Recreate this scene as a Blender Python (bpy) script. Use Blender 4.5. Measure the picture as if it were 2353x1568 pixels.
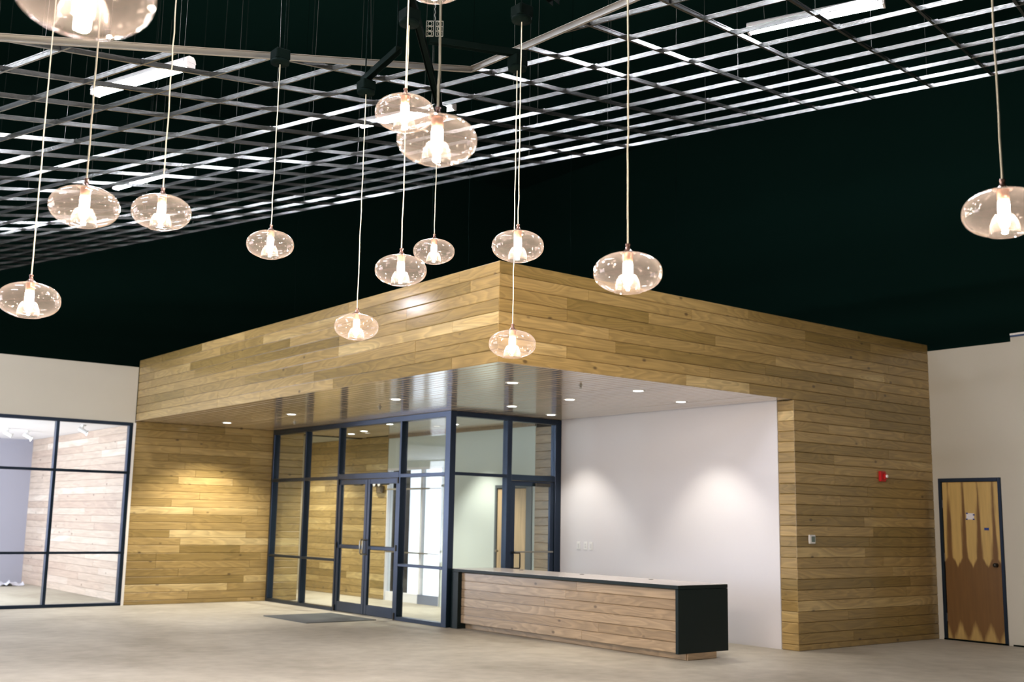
import bpy, bmesh, math, random
from mathutils import Vector, Matrix
random.seed(7)
for o in list(bpy.data.objects): bpy.data.objects.remove(o, do_unlink=True)
scene = bpy.context.scene
COL = scene.collection

# ------------------------------------------------------------------ camera
cam_d = bpy.data.cameras.new('camera'); cam = bpy.data.objects.new('camera', cam_d); COL.objects.link(cam)
CAM = Vector((-6.6223, -8.6579, 1.478))
YAW, PITCH, ROLL = 0.9052, 0.1603, 0.01818
fwd = Vector((math.cos(YAW)*math.cos(PITCH), math.sin(YAW)*math.cos(PITCH), math.sin(PITCH)))
rt = Vector((math.sin(YAW), -math.cos(YAW), 0)); up = rt.cross(fwd)
r2 = rt*math.cos(ROLL)+up*math.sin(ROLL); u2 = up*math.cos(ROLL)-rt*math.sin(ROLL)
m = Matrix((r2, u2, -fwd)).transposed().to_4x4(); m.translation = CAM
cam.matrix_world = m
cam_d.sensor_width = 36; cam_d.lens = 39.218; cam_d.clip_start = 0.05; cam_d.clip_end = 200
cam_d.dof.use_dof = True; cam_d.dof.focus_distance = 7.6; cam_d.dof.aperture_fstop = 2.6
scene.camera = cam

# ------------------------------------------------------------------ world, light, exposure
w = bpy.data.worlds.new('world'); scene.world = w; w.use_nodes = True
w.node_tree.nodes['Background'].inputs[0].default_value = (0.25, 0.6, 0.5, 1)
w.node_tree.nodes['Background'].inputs[1].default_value = 0.006
scene.view_settings.view_transform = 'Standard'; scene.view_settings.look = 'None'
scene.view_settings.gamma = 1; scene.view_settings.use_curve_mapping = False
scene.view_settings.exposure = 0.78
try:
    scene.cycles.use_light_tree = True; scene.cycles.time_limit = 1150; scene.cycles.use_adaptive_sampling = True; scene.cycles.adaptive_threshold = 0.03; scene.cycles.max_bounces = 5; scene.cycles.diffuse_bounces = 3; scene.cycles.glossy_bounces = 2; scene.cycles.transparent_max_bounces = 14; scene.cycles.caustics_reflective = False; scene.cycles.caustics_refractive = False
except Exception: pass

def area(name, loc, rot, sx, sy, power, color):
    d = bpy.data.lights.new(name, 'AREA'); d.shape = 'RECTANGLE'; d.size = sx; d.size_y = sy
    d.energy = power; d.color = color
    o = bpy.data.objects.new(name, d); COL.objects.link(o); o.location = loc; o.rotation_euler = rot
    return o
R90 = math.pi/2
BULB = 1050.0; TUBE = 150.0; CAN_W = 80.0; DAY = 6.0
COOL = (0.76, 0.83, 1.0)
# daylight from the shopfront windows of the big room, left of the camera
area('daylight_side_window', (-11.8, 5.5, 2.2), (0, -R90, 0), 3.4, 8.0, 330, COOL)
area('rear_fill_light', (-6.5, -13.8, 2.4), (R90, 0, 0), 8.0, 3.2, 25, (1.0, 0.90, 0.74))  # unseen fill light added behind the camera
# unseen light added at the left side of the shop to brighten it
area('shop_fill_light', (-4.8, 13.4, 1.7), (0, -R90, 0), 2.6, 5.0, 320, (0.84, 0.86, 1.0))

# ------------------------------------------------------------------ helpers
def setp(o, label=None, cat=None, group=None, kind=None):
    if label: o['label'] = label
    if cat: o['category'] = cat
    if group: o['group'] = group
    if kind: o['kind'] = kind
    return o
def empty(name, loc=(0,0,0), **k):
    o = bpy.data.objects.new(name, None); COL.objects.link(o); o.location = loc; o.empty_display_size = 0.1
    return setp(o, **k)
class MB:
    def __init__(s): s.v = []; s.f = []; s.sm = []
    def add(s, vs, fs, smooth=False):
        b = len(s.v); s.v += [tuple(v) for v in vs]; s.f += [tuple(b+i for i in f) for f in fs]; s.sm += [smooth]*len(fs); return s
    def box(s, x0, x1, y0, y1, z0, z1):
        vs = [(x0,y0,z0),(x1,y0,z0),(x1,y1,z0),(x0,y1,z0),(x0,y0,z1),(x1,y0,z1),(x1,y1,z1),(x0,y1,z1)]
        return s.add(vs, [(3,2,1,0),(4,5,6,7),(0,1,5,4),(1,2,6,5),(2,3,7,6),(3,0,4,7)])
    def bbox(s, x0, x1, y0, y1, z0, z1, b=0.004):
        """box with chamfered edges"""
        c = [( (x0,x1)[i], (y0,y1)[j], (z0,z1)[k]) for k in (0,1) for j in (0,1) for i in (0,1)]
        bm = bmesh.new(); vs = [bm.verts.new(p) for p in c]
        for f in [(0,2,3,1),(4,5,7,6),(0,1,5,4),(1,3,7,5),(3,2,6,7),(2,0,4,6)]: bm.faces.new([vs[i] for i in f])
        bmesh.ops.bevel(bm, geom=bm.edges[:], offset=b, segments=1, affect='EDGES')
        bm.verts.index_update()
        s.add([v.co[:] for v in bm.verts], [[v.index for v in f.verts] for f in bm.faces]); bm.free(); return s
    def beam(s, p0, p1, w, h, upv=(0,0,1)):
        p0 = Vector(p0); p1 = Vector(p1); d = (p1-p0).normalized(); sd = d.cross(Vector(upv)).normalized(); uu = sd.cross(d)
        vs = []
        for p in (p0, p1):
            for a, c in ((-1,-1),(1,-1),(1,1),(-1,1)): vs.append(p+sd*(w/2*a)+uu*(h/2*c))
        return s.add(vs, [(0,1,2,3),(7,6,5,4),(0,4,5,1),(1,5,6,2),(2,6,7,3),(3,7,4,0)])
    def tube(s, pts, r, n=8, cap=True):
        pts = [Vector(p) for p in pts]; rings = []; b = len(s.v)
        prev = None
        for i, p in enumerate(pts):
            d = (pts[min(i+1,len(pts)-1)]-pts[max(i-1,0)]).normalized()
            ref = prev if prev is not None else (Vector((0,0,1)) if abs(d.z) < .9 else Vector((1,0,0)))
            a = d.cross(ref).normalized() if prev is None else (prev-d*prev.dot(d)).normalized()
            prev = a; c = d.cross(a)
            rr = r[i] if isinstance(r, (list, tuple)) else r
            rings.append([p+a*(rr*math.cos(t*2*math.pi/n))+c*(rr*math.sin(t*2*math.pi/n)) for t in range(n)])
        vs = [q for ring in rings for q in ring]
        fs = [(i*n+j, i*n+(j+1)%n, (i+1)*n+(j+1)%n, (i+1)*n+j) for i in range(len(pts)-1) for j in range(n)]
        s.add(vs, fs, True)
        if cap: s.add(rings[0], [tuple(range(n))[::-1]]); s.add(rings[-1], [tuple(range(n))])
        return s
    def lathe(s, prof, n=40, c=(0,0,0), capb=False, capt=False):
        vs = [(c[0]+r*math.cos(2*math.pi*j/n), c[1]+r*math.sin(2*math.pi*j/n), c[2]+z) for r, z in prof for j in range(n)]
        fs = [(i*n+j, i*n+(j+1)%n, (i+1)*n+(j+1)%n, (i+1)*n+j) for i in range(len(prof)-1) for j in range(n)]
        s.add(vs, fs, True)
        if capb: s.add(vs[:n], [tuple(range(n))[::-1]])
        if capt: s.add(vs[-n:], [tuple(range(n))])
        return s
    def mesh(s, name, mat):
        me = bpy.data.meshes.new(name); me.from_pydata(s.v, [], s.f)
        me.polygons.foreach_set('use_smooth', s.sm)
        if mat: me.materials.append(mat)
        me.update(); return me
    def obj(s, name, mat, parent=None, **k):
        o = bpy.data.objects.new(name, s.mesh(name, mat)); COL.objects.link(o)
        if parent: o.parent = parent
        return setp(o, **k)
def box(name, mat, x0, x1, y0, y1, z0, z1, parent=None, b=0, **k):
    mb = MB()
    (mb.bbox(x0,x1,y0,y1,z0,z1,b) if b else mb.box(x0,x1,y0,y1,z0,z1))
    return mb.obj(name, mat, parent, **k)
def copy_tree(o, parent=None):
    c = o.copy(); COL.objects.link(c); c.parent = parent
    for ch in list(o.children): copy_tree(ch, c)
    return c

# ------------------------------------------------------------------ materials
def mat(name, col=(.8,.8,.8), rough=.5, metal=0, spec=.5, coat=0, emit=None, es=0):
    m = bpy.data.materials.new(name); m.use_nodes = True; p = m.node_tree.nodes['Principled BSDF']
    p.inputs['Base Color'].default_value = (*col, 1); p.inputs['Roughness'].default_value = rough
    p.inputs['Metallic'].default_value = metal; p.inputs['Specular IOR Level'].default_value = spec
    p.inputs['Coat Weight'].default_value = coat
    if emit: p.inputs['Emission Color'].default_value = (*emit, 1); p.inputs['Emission Strength'].default_value = es
    return m
def N(nt, t, **k):
    n = nt.nodes.new(t)
    for a, b in k.items(): setattr(n, a, b)
    return n
def bumpify(m, scale=60, strength=.1, dist=.002, colvar=0):
    nt = m.node_tree; p = nt.nodes['Principled BSDF']
    tc = N(nt, 'ShaderNodeTexCoord'); no = N(nt, 'ShaderNodeTexNoise'); no.inputs['Scale'].default_value = scale; no.inputs['Detail'].default_value = 4
    nt.links.new(tc.outputs['Object'], no.inputs['Vector'])
    b = N(nt, 'ShaderNodeBump'); b.inputs['Strength'].default_value = strength; b.inputs['Distance'].default_value = dist
    nt.links.new(no.outputs[0], b.inputs['Height']); nt.links.new(b.outputs[0], p.inputs['Normal'])
    if colvar:
        n2 = N(nt, 'ShaderNodeTexNoise'); n2.inputs['Scale'].default_value = 1.3; n2.inputs['Detail'].default_value = 3
        nt.links.new(tc.outputs['Object'], n2.inputs['Vector'])
        c = p.inputs['Base Color'].default_value[:]
        mx = N(nt, 'ShaderNodeMix', data_type='RGBA'); mx.inputs[6].default_value = tuple(v*(1-colvar) for v in c[:3])+(1,); mx.inputs[7].default_value = tuple(min(1, v*(1+colvar)) for v in c[:3])+(1,)
        nt.links.new(n2.outputs[0], mx.inputs[0]); nt.links.new(mx.outputs[2], p.inputs['Base Color'])
    return m
def wood(name, stops, rough=.42, coat=.0, grain=1.0, knots=True, spec=.5):
    """boards: object X runs along the grain; every plank object gets its own tone and figure"""
    m = bpy.data.materials.new(name); m.use_nodes = True; nt = m.node_tree; p = nt.nodes['Principled BSDF']; L = nt.links.new
    tc = N(nt, 'ShaderNodeTexCoord'); oi = N(nt, 'ShaderNodeObjectInfo')
    mul = N(nt, 'ShaderNodeVectorMath', operation='MULTIPLY_ADD')
    cmb = N(nt, 'ShaderNodeCombineXYZ')
    for i, k in enumerate((37., 91., 53.)):
        mm = N(nt, 'ShaderNodeMath', operation='MULTIPLY'); mm.inputs[1].default_value = k; L(oi.outputs['Random'], mm.inputs[0]); L(mm.outputs[0], cmb.inputs[i])
    L(tc.outputs['Object'], mul.inputs[0]); mul.inputs[1].default_value = (1,1,1); L(cmb.outputs[0], mul.inputs[2])
    # figure (cathedral rings)
    mp = N(nt, 'ShaderNodeMapping'); mp.inputs['Scale'].default_value = (.9, 5.5, 5.5); L(mul.outputs[0], mp.inputs[0])
    n1 = N(nt, 'ShaderNodeTexNoise'); n1.inputs['Scale'].default_value = 1.0; n1.inputs['Detail'].default_value = 1.5; n1.inputs['Distortion'].default_value = .3
    L(mp.outputs[0], n1.inputs['Vector'])
    rg = N(nt, 'ShaderNodeMath', operation='MULTIPLY'); rg.inputs[1].default_value = 11*grain; L(n1.outputs[0], rg.inputs[0])
    fr = N(nt, 'ShaderNodeMath', operation='FRACT'); L(rg.outputs[0], fr.inputs[0])
    rc = N(nt, 'ShaderNodeValToRGB'); e = rc.color_ramp.elements; e[0].position = 0; e[0].color = (.5,.5,.5,1); e[1].position = .72; e[1].color = (1,1,1,1)
    k = e.new(.93); k.color = (.45,.45,.45,1); k = e.new(1.0); k.color = (.5,.5,.5,1)
    L(fr.outputs[0], rc.inputs[0])
    # fine fibres
    mp2 = N(nt, 'ShaderNodeMapping'); mp2.inputs['Scale'].default_value = (2.2, 60, 60); L(mul.outputs[0], mp2.inputs[0])
    n2 = N(nt, 'ShaderNodeTexNoise'); n2.inputs['Scale'].default_value = 1.0; n2.inputs['Detail'].default_value = 2; L(mp2.outputs[0], n2.inputs['Vector'])
    # tone of the plank
    cr = N(nt, 'ShaderNodeValToRGB'); cr.color_ramp.interpolation = 'LINEAR'
    while len(cr.color_ramp.elements) > 1: cr.color_ramp.elements.remove(cr.color_ramp.elements[0])
    cr.color_ramp.elements[0].position = stops[0][0]; cr.color_ramp.elements[0].color = (*stops[0][1], 1)
    for ps, c in stops[1:]:
        q = cr.color_ramp.elements.new(ps); q.color = (*c, 1)
        n3 = n1
    a1 = N(nt, 'ShaderNodeMath', operation='MULTIPLY_ADD'); a1.inputs[1].default_value = .5; a1.inputs[2].default_value = -.25; L(n3.outputs[0], a1.inputs[0])
    a2 = N(nt, 'ShaderNodeMath', operation='ADD'); L(a1.outputs[0], a2.inputs[0]); L(oi.outputs['Random'], a2.inputs[1]); L(a2.outputs[0], cr.inputs[0])
    m1 = N(nt, 'ShaderNodeMix', data_type='RGBA', blend_type='MULTIPLY'); m1.inputs[0].default_value = .5*grain; L(cr.outputs[0], m1.inputs[6]); L(rc.outputs[0], m1.inputs[7])
    f2 = N(nt, 'ShaderNodeMapRange'); f2.inputs[3].default_value = .72; f2.inputs[4].default_value = 1.22; L(n2.outputs[0], f2.inputs[0])
    m2 = N(nt, 'ShaderNodeVectorMath', operation='SCALE'); L(m1.outputs[2], m2.inputs[0]); L(f2.outputs[0], m2.inputs[3])
    out = m2.outputs[0]
    if knots:
        mk = N(nt, 'ShaderNodeMapping'); mk.inputs['Scale'].default_value = (1.7, 3.0, 3.0); L(mul.outputs[0], mk.inputs[0])
        vo = N(nt, 'ShaderNodeTexVoronoi'); vo.inputs['Scale'].default_value = 1.6; L(mk.outputs[0], vo.inputs['Vector'])
        kr = N(nt, 'ShaderNodeMapRange'); kr.inputs[1].default_value = .05; kr.inputs[2].default_value = .11; kr.inputs[3].default_value = .75; kr.inputs[4].default_value = 0; L(vo.outputs['Distance'], kr.inputs[0])
        mk2 = N(nt, 'ShaderNodeMix', data_type='RGBA'); L(kr.outputs[0], mk2.inputs[0]); L(out, mk2.inputs[6]); mk2.inputs[7].default_value = (.05,.028,.012,1); out = mk2.outputs[2]
    L(out, p.inputs['Base Color'])
    p.inputs['Roughness'].default_value = rough; p.inputs['Coat Weight'].default_value = coat; p.inputs['Coat Roughness'].default_value = .12; p.inputs['Coat IOR'].default_value = 2.0 if coat > .9 else 1.5; p.inputs['Specular IOR Level'].default_value = spec
    b = N(nt, 'ShaderNodeBump'); b.inputs['Strength'].default_value = .12; b.inputs['Distance'].default_value = .002; L(n2.outputs[0], b.inputs['Height']); L(b.outputs[0], p.inputs['Normal'])
    return m

PINE = [(0, (.285,.192,.058)), (.3, (.365,.245,.084)), (.6, (.44,.30,.11)), (.87, (.49,.34,.132)), (.95, (.60,.44,.19)), (1.0, (.64,.48,.22))]
M_wood = wood('pine_boards', PINE, .36, .55)
M_soffit = wood('varnished_soffit_boards', [(0,(.42,.325,.215)),(.5,(.50,.39,.265)),(1,(.57,.45,.31))], .24, 1.0, .5, False)
M_counter = wood('counter_boards', [(0,(.33,.225,.125)),(.5,(.39,.27,.155)),(1,(.46,.33,.20))], .3, .6)
M_pale = wood('pale_shop_boards', [(0,(.52,.39,.30)),(.6,(.58,.46,.36)),(.95,(.63,.51,.41)),(1,(.72,.61,.50))], .45, .1, .5)
M_back = mat('board_joint_shadow', (.03,.02,.01), .9)
M_white = bumpify(mat('painted_plaster_cream', (.54,.51,.42), .75), 90, .05)
M_niche = bumpify(mat('painted_plaster_white', (.70,.69,.71), .6), 90, .05)
M_green = bumpify(mat('painted_plaster_pale_green', (.60,.66,.63), .7), 90, .05)
M_grey = bumpify(mat('painted_plaster_lavender_grey', (.36,.36,.43), .7), 90, .05)
M_ceilw = bumpify(mat('ceiling_white', (.82,.82,.84), .7), 60, .05)
M_black = mat('black_painted_deck', (.014,.05,.036), .95, spec=.03)
M_blackw = mat('black_painted_block_wall', (.009,.034,.025), .95, spec=.03)
M_frame = mat('dark_anodised_aluminium', (.003,.008,.010), .32, 0, .8)
M_frame.node_tree.nodes['Principled BSDF'].inputs['Specular Tint'].default_value = (.44,.58,1,1)  # blue of reflected daylight put into the specular tint
M_top = mat('counter_laminate_black', (.003,.009,.009), .42, 0, .25)
M_toplam = mat('countertop_satin_grey', (.55,.50,.47), .22, 0, .6)  # colour raised to stand in for the wall reflected in the top
M_tee = bumpify(mat('galvanised_steel_tee', (.165,.175,.17), .26, .9), 28, .35, .004)
M_wire = mat('hanger_wire_steel', (.09,.10,.09), .6, .3)
M_dkst = mat('dark_steel_channel', (.0015,.004,.0035), .8, 0, .02)
M_chan = mat('galvanised_edge_channel', (.27,.27,.255), .45, .7)  # lighter than the tees, in place of light missing on this edge
M_cord = bumpify(mat('twisted_cloth_cord', (.42,.42,.35), .8), 400, .4, .003)
M_sock = mat('copper_socket', (.42,.22,.15), .3, .7)
M_neck = mat('smoked_brown_neck', (.16,.10,.085), .18, .6)
M_bulb = mat('glowing_bulb', (1,1,1), .4, emit=(1,.84,.68), es=BULB)
M_tube = mat('glowing_tube', (1,1,1), .4, emit=(.93,.92,1.0), es=TUBE)
M_house = mat('white_enamel_housing', (.62,.62,.62), .4)
M_can = mat('downlight_lens', (1,1,1), .4, emit=(1,.97,.9), es=9)
M_trim = mat('white_trim_paint', (.75,.72,.66), .5)
M_red = mat('red_plastic', (.55,.012,.015), .35)
M_plast = mat('white_plastic', (.78,.78,.76), .35)
M_lcd = mat('grey_green_display', (.12,.17,.15), .25)
M_lens = mat('clear_strobe_lens', (.85,.85,.85), .1, spec=.8)
M_chrome = mat('brushed_metal_handle', (.35,.34,.30), .3, .9)
M_dkmet = mat('dark_bronze_metal', (.03,.027,.022), .35, .5)
M_tape = mat('blue_painter_tape', (.01,.04,.22), .6)
M_paper = mat('white_paper', (.80,.78,.80), .8)
M_mat = bumpify(mat('grey_entrance_mat', (.10,.105,.10), .95), 300, .6, .004, .2)
M_emg = mat('bronze_emergency_light', (.12,.09,.06), .35, .2)
M_plaswrap = mat('clear_plastic_sheet', (.75,.75,.82), .25)
M_base = mat('blue_grey_base', (.16,.19,.27), .5)
M_day = mat('daylight_outside', (1,1,1), .5, emit=(.80,.80,.98), es=.95)

# veneer door
def veneer():
    m = bpy.data.materials.new('bookmatched_veneer'); m.use_nodes = True; nt = m.node_tree; p = nt.nodes['Principled BSDF']; L = nt.links.new
    tc = N(nt, 'ShaderNodeTexCoord'); sx = N(nt, 'ShaderNodeSeparateXYZ'); L(tc.outputs['Object'], sx.inputs[0])
    # bookmatched leaves .215 m wide: distance from leaf centre
    d = N(nt, 'ShaderNodeMath', operation='PINGPONG'); d.inputs[1].default_value = .1075; L(sx.outputs['Y'], d.inputs[0])
    z = sx.outputs['Z']
    # light wedge narrows downwards
    t = N(nt, 'ShaderNodeMapRange'); t.inputs[1].default_value = .98; t.inputs[2].default_value = 2.1; t.inputs[3].default_value = .060; t.inputs[4].default_value = .100; L(z, t.inputs[0])
    tb = N(nt, 'ShaderNodeMapRange'); tb.inputs[1].default_value = .93; tb.inputs[2].default_value = 1.2; tb.inputs[3].default_value = -.03; tb.inputs[4].default_value = .12; L(z, tb.inputs[0])
    tm = N(nt, 'ShaderNodeMath', operation='MINIMUM'); L(t.outputs[0], tm.inputs[0]); L(tb.outputs[0], tm.inputs[1]); t = tm
    nz = N(nt, 'ShaderNodeTexNoise'); nz.inputs['Scale'].default_value = 1
    mp = N(nt, 'ShaderNodeMapping'); mp.inputs['Scale'].default_value = (3, 26, 2.2); L(tc.outputs['Object'], mp.inputs[0]); L(mp.outputs[0], nz.inputs['Vector']); nz.inputs['Detail'].default_value = 4
    nn = N(nt, 'ShaderNodeMath', operation='MULTIPLY_ADD'); nn.inputs[1].default_value = .05; nn.inputs[2].default_value = -.025; L(nz.outputs[0], nn.inputs[0])
    s = N(nt, 'ShaderNodeMath', operation='SUBTRACT'); L(t.outputs[0], s.inputs[0]); L(d.outputs[0], s.inputs[1])
    s2 = N(nt, 'ShaderNodeMath', operation='ADD'); L(s.outputs[0], s2.inputs[0]); L(nn.outputs[0], s2.inputs[1])
    f = N(nt, 'ShaderNodeMapRange'); f.inputs[1].default_value = -.012; f.inputs[2].default_value = .012; L(s2.outputs[0], f.inputs[0])
    # second light tongue rising from the bottom
    t3 = N(nt, 'ShaderNodeMapRange'); t3.inputs[1].default_value = .0; t3.inputs[2].default_value = .30; t3.inputs[3].default_value = .11; t3.inputs[4].default_value = -.02; L(z, t3.inputs[0])
    s3 = N(nt, 'ShaderNodeMath', operation='SUBTRACT'); L(t3.outputs[0], s3.inputs[0]); L(d.outputs[0], s3.inputs[1])
    s4 = N(nt, 'ShaderNodeMath', operation='ADD'); L(s3.outputs[0], s4.inputs[0]); L(nn.outputs[0], s4.inputs[1])
    f4 = N(nt, 'ShaderNodeMapRange'); f4.inputs[1].default_value = -.02; f4.inputs[2].default_value = .03; f4.inputs[4].default_value = .7; L(s4.outputs[0], f4.inputs[0])
    mxm = N(nt, 'ShaderNodeMath', operation='MAXIMUM'); L(f.outputs[0], mxm.inputs[0]); L(f4.outputs[0], mxm.inputs[1])
    mx = N(nt, 'ShaderNodeMix', data_type='RGBA'); L(mxm.outputs[0], mx.inputs[0]); mx.inputs[6].default_value = (.165,.082,.024,1); mx.inputs[7].default_value = (.56,.38,.13,1)
    v = N(nt, 'ShaderNodeMapRange'); v.inputs[3].default_value = .75; v.inputs[4].default_value = 1.2; L(nz.outputs[0], v.inputs[0])
    sc = N(nt, 'ShaderNodeVectorMath', operation='SCALE'); L(mx.outputs[2], sc.inputs[0]); L(v.outputs[0], sc.inputs[3])
    L(sc.outputs[0], p.inputs['Base Color']); p.inputs['Roughness'].default_value = .4
    return m
M_veneer = veneer()

def floor_mat():
    m = bpy.data.materials.new('dusty_concrete'); m.use_nodes = True; nt = m.node_tree; p = nt.nodes['Principled BSDF']; L = nt.links.new
    g = N(nt, 'ShaderNodeNewGeometry')
    a = N(nt, 'ShaderNodeTexNoise'); a.inputs['Scale'].default_value = .45; a.inputs['Detail'].default_value = 6; a.inputs['Distortion'].default_value = .6; L(g.outputs['Position'], a.inputs['Vector'])
    b = N(nt, 'ShaderNodeTexNoise'); b.inputs['Scale'].default_value = 5; b.inputs['Detail'].default_value = 6; L(g.outputs['Position'], b.inputs['Vector'])
    c = N(nt, 'ShaderNodeMath', operation='MULTIPLY_ADD'); c.inputs[1].default_value = .45; L(b.outputs[0], c.inputs[0]); L(a.outputs[0], c.inputs[2])
    r = N(nt, 'ShaderNodeValToRGB'); e = r.color_ramp.elements; e[0].position = .5; e[0].color = (.30,.265,.20,1); e[1].position = .95; e[1].color = (.53,.485,.39,1); L(c.outputs[0], r.inputs[0])
    L(r.outputs[0], p.inputs['Base Color']); p.inputs['Roughness'].default_value = .55
    bp = N(nt, 'ShaderNodeBump'); bp.inputs['Strength'].default_value = .15; bp.inputs['Distance'].default_value = .003; L(b.outputs[0], bp.inputs['Height']); L(bp.outputs[0], p.inputs['Normal'])
    return m
M_floor = floor_mat()

def schlick(nt, L, f0=.04, k=.9):
    lw = N(nt, 'ShaderNodeLayerWeight'); lw.inputs[0].default_value = .5
    pw = N(nt, 'ShaderNodeMath', operation='POWER'); pw.inputs[1].default_value = 5; L(lw.outputs['Facing'], pw.inputs[0])
    ma = N(nt, 'ShaderNodeMath', operation='MULTIPLY_ADD'); ma.inputs[1].default_value = k; ma.inputs[2].default_value = f0; L(pw.outputs[0], ma.inputs[0])
    return ma
def pane_mat(name, tint=(.93,.96,.95), haze=0.0):
    m = bpy.data.materials.new(name); m.use_nodes = True; nt = m.node_tree; nt.nodes.clear(); L = nt.links.new
    o = N(nt, 'ShaderNodeOutputMaterial'); t = N(nt, 'ShaderNodeBsdfTransparent'); t.inputs[0].default_value = (*tint, 1)
    gl = N(nt, 'ShaderNodeBsdfGlossy'); gl.inputs['Roughness'].default_value = .01
    fr = schlick(nt, L, .03, .6)
    mx = N(nt, 'ShaderNodeMixShader'); L(fr.outputs[0], mx.inputs[0]); L(t.outputs[0], mx.inputs[1]); L(gl.outputs[0], mx.inputs[2]); L(mx.outputs[0], o.inputs[0])
    return m
M_pane = pane_mat('clear_glass_pane')
def shade_mat():
    m = bpy.data.materials.new('smoky_amber_glass'); m.use_nodes = True; nt = m.node_tree; nt.nodes.clear(); L = nt.links.new
    o = N(nt, 'ShaderNodeOutputMaterial')
    lw = N(nt, 'ShaderNodeLayerWeight'); lw.inputs[0].default_value = .35
    tcol = N(nt, 'ShaderNodeMix', data_type='RGBA'); tcol.inputs[6].default_value = (.92,.88,.86,1); tcol.inputs[7].default_value = (.72,.66,.64,1)
    L(lw.outputs['Facing'], tcol.inputs[0])
    t = N(nt, 'ShaderNodeBsdfTransparent'); L(tcol.outputs[2], t.inputs[0])
    df = N(nt, 'ShaderNodeBsdfDiffuse'); df.inputs[0].default_value = (.80,.71,.66,1)
    tr = N(nt, 'ShaderNodeBsdfTranslucent'); tr.inputs[0].default_value = (.80,.71,.66,1)
    hz = N(nt, 'ShaderNodeMixShader'); hz.inputs[0].default_value = .6; L(df.outputs[0], hz.inputs[1]); L(tr.outputs[0], hz.inputs[2])
    # faint film of smoke in the glass, stronger where the wall is seen edge on, plus tiny seed bubbles
    mr = N(nt, 'ShaderNodeMapRange'); mr.inputs[3].default_value = .0044; mr.inputs[4].default_value = .0155; mr.interpolation_type = 'SMOOTHERSTEP'; L(lw.outputs['Facing'], mr.inputs[0])
    tc = N(nt, 'ShaderNodeTexCoord'); vo = N(nt, 'ShaderNodeTexVoronoi'); vo.inputs['Scale'].default_value = 30; L(tc.outputs['Object'], vo.inputs['Vector'])
    sd = N(nt, 'ShaderNodeMapRange'); sd.inputs[1].default_value = .10; sd.inputs[2].default_value = .16; sd.inputs[3].default_value = .034; sd.inputs[4].default_value = 0; L(vo.outputs['Distance'], sd.inputs[0])
    ad = N(nt, 'ShaderNodeMath', operation='ADD'); L(mr.outputs[0], ad.inputs[0]); L(sd.outputs[0], ad.inputs[1])
    m1 = N(nt, 'ShaderNodeMixShader'); L(ad.outputs[0], m1.inputs[0]); L(t.outputs[0], m1.inputs[1]); L(hz.outputs[0], m1.inputs[2])
    gl = N(nt, 'ShaderNodeBsdfGlossy'); gl.inputs['Roughness'].default_value = .03
    fr = schlick(nt, L, .05, .7)
    m2 = N(nt, 'ShaderNodeMixShader'); L(fr.outputs[0], m2.inputs[0]); L(m1.outputs[0], m2.inputs[1]); L(gl.outputs[0], m2.inputs[2]); L(m2.outputs[0], o.inputs[0])
    return m
M_shade = shade_mat()

# ------------------------------------------------------------------ dimensions
RZ = 12.5
ZT, ZB = 4.062, 3.032           # timber fascia top / soffit
YE, XS, YS, XW, XR = 10.004, 2.544, 4.39, 4.63, 7.694
ROW = (ZT-ZB)/8

# plank: local x along the board, y up the wall, z out of it
plank_cache = {}
def plank(parent, origin, u, v, n, L, W, T, mt, name='plank', ch=.0075):
    key = (round(L,3), round(W,4), T, mt.name, ch)
    me = plank_cache.get(key)
    if me is None:
        g = .0012
        x0, x1, y0, y1 = g, L-g, g, W-g
        vs = [(x0,y0,0),(x1,y0,0),(x1,y1,0),(x0,y1,0),
              (x0,y0,T-ch),(x1,y0,T-ch),(x1,y1,T-ch),(x0,y1,T-ch),
              (x0+.001,y0+ch,T),(x1-.001,y0+ch,T),(x1-.001,y1-ch,T),(x0+.001,y1-ch,T)]
        fs = [(3,2,1,0),(0,1,5,4),(1,2,6,5),(2,3,7,6),(3,0,4,7),(4,5,9,8),(5,6,10,9),(6,7,11,10),(7,4,8,11),(8,9,10,11)]
        me = bpy.data.meshes.new('plank'); me.from_pydata(vs, [], fs); me.materials.append(mt); me.update(); plank_cache[key] = me
    o = bpy.data.objects.new(name, me); COL.objects.link(o); o.parent = parent
    M = Matrix((Vector(u), Vector(v), Vector(n))).transposed().to_4x4(); M.translation = Vector(origin)
    o.matrix_local = M
    return o
def clad(parent, origin, u, v, n, L, rows, mt, T=.019, row=ROW, lens=(1.1, 2.9), seed=1, last=None, name='plank', ch=.0075):
    """rows: heights start at origin and climb along v"""
    rnd = random.Random(seed); o = Vector(origin); u = Vector(u); v = Vector(v)
    for r in range(rows):
        x = 0
        W = row if not (last and r == rows-1) else last
        first = True
        while x < L-.02:
            l = rnd.uniform(*lens) * (rnd.uniform(.35, 1) if first else 1); first = False
            l = round(l, 1)
            if L-(x+l) < .45: l = L-x
            plank(parent, o+u*x+v*(r*row), u, v, n, l, W, T + rnd.choice((0, 0, .0012)), mt, name, ch)
            x += l
X, Y, Z = Vector((1,0,0)), Vector((0,1,0)), Vector((0,0,1))

# ------------------------------------------------------------------ room shell
f = box('floor', M_floor, -12.2, 16, -14.2, 20, -.12, 0, kind='structure', label='dusty beige bare concrete floor')
box('ceiling', M_black, -12.2, 16, -14.2, 20, RZ, RZ+.15, kind='structure', label='black painted roof deck high above')
box('wall_rear_black', M_blackw, -12.2, 16, 19.9, 20.1, 0, RZ, kind='structure')
box('wall_far_right', M_blackw, 15.9, 16.1, -14.2, 20, 0, RZ, kind='structure')
box('wall_far_left', M_blackw, -12.3, -12.1, -14.2, 20, 0, RZ, kind='structure')
box('wall_behind_camera', M_blackw, -12.2, 16, -14.4, -14.2, 0, RZ, kind='structure')

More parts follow.
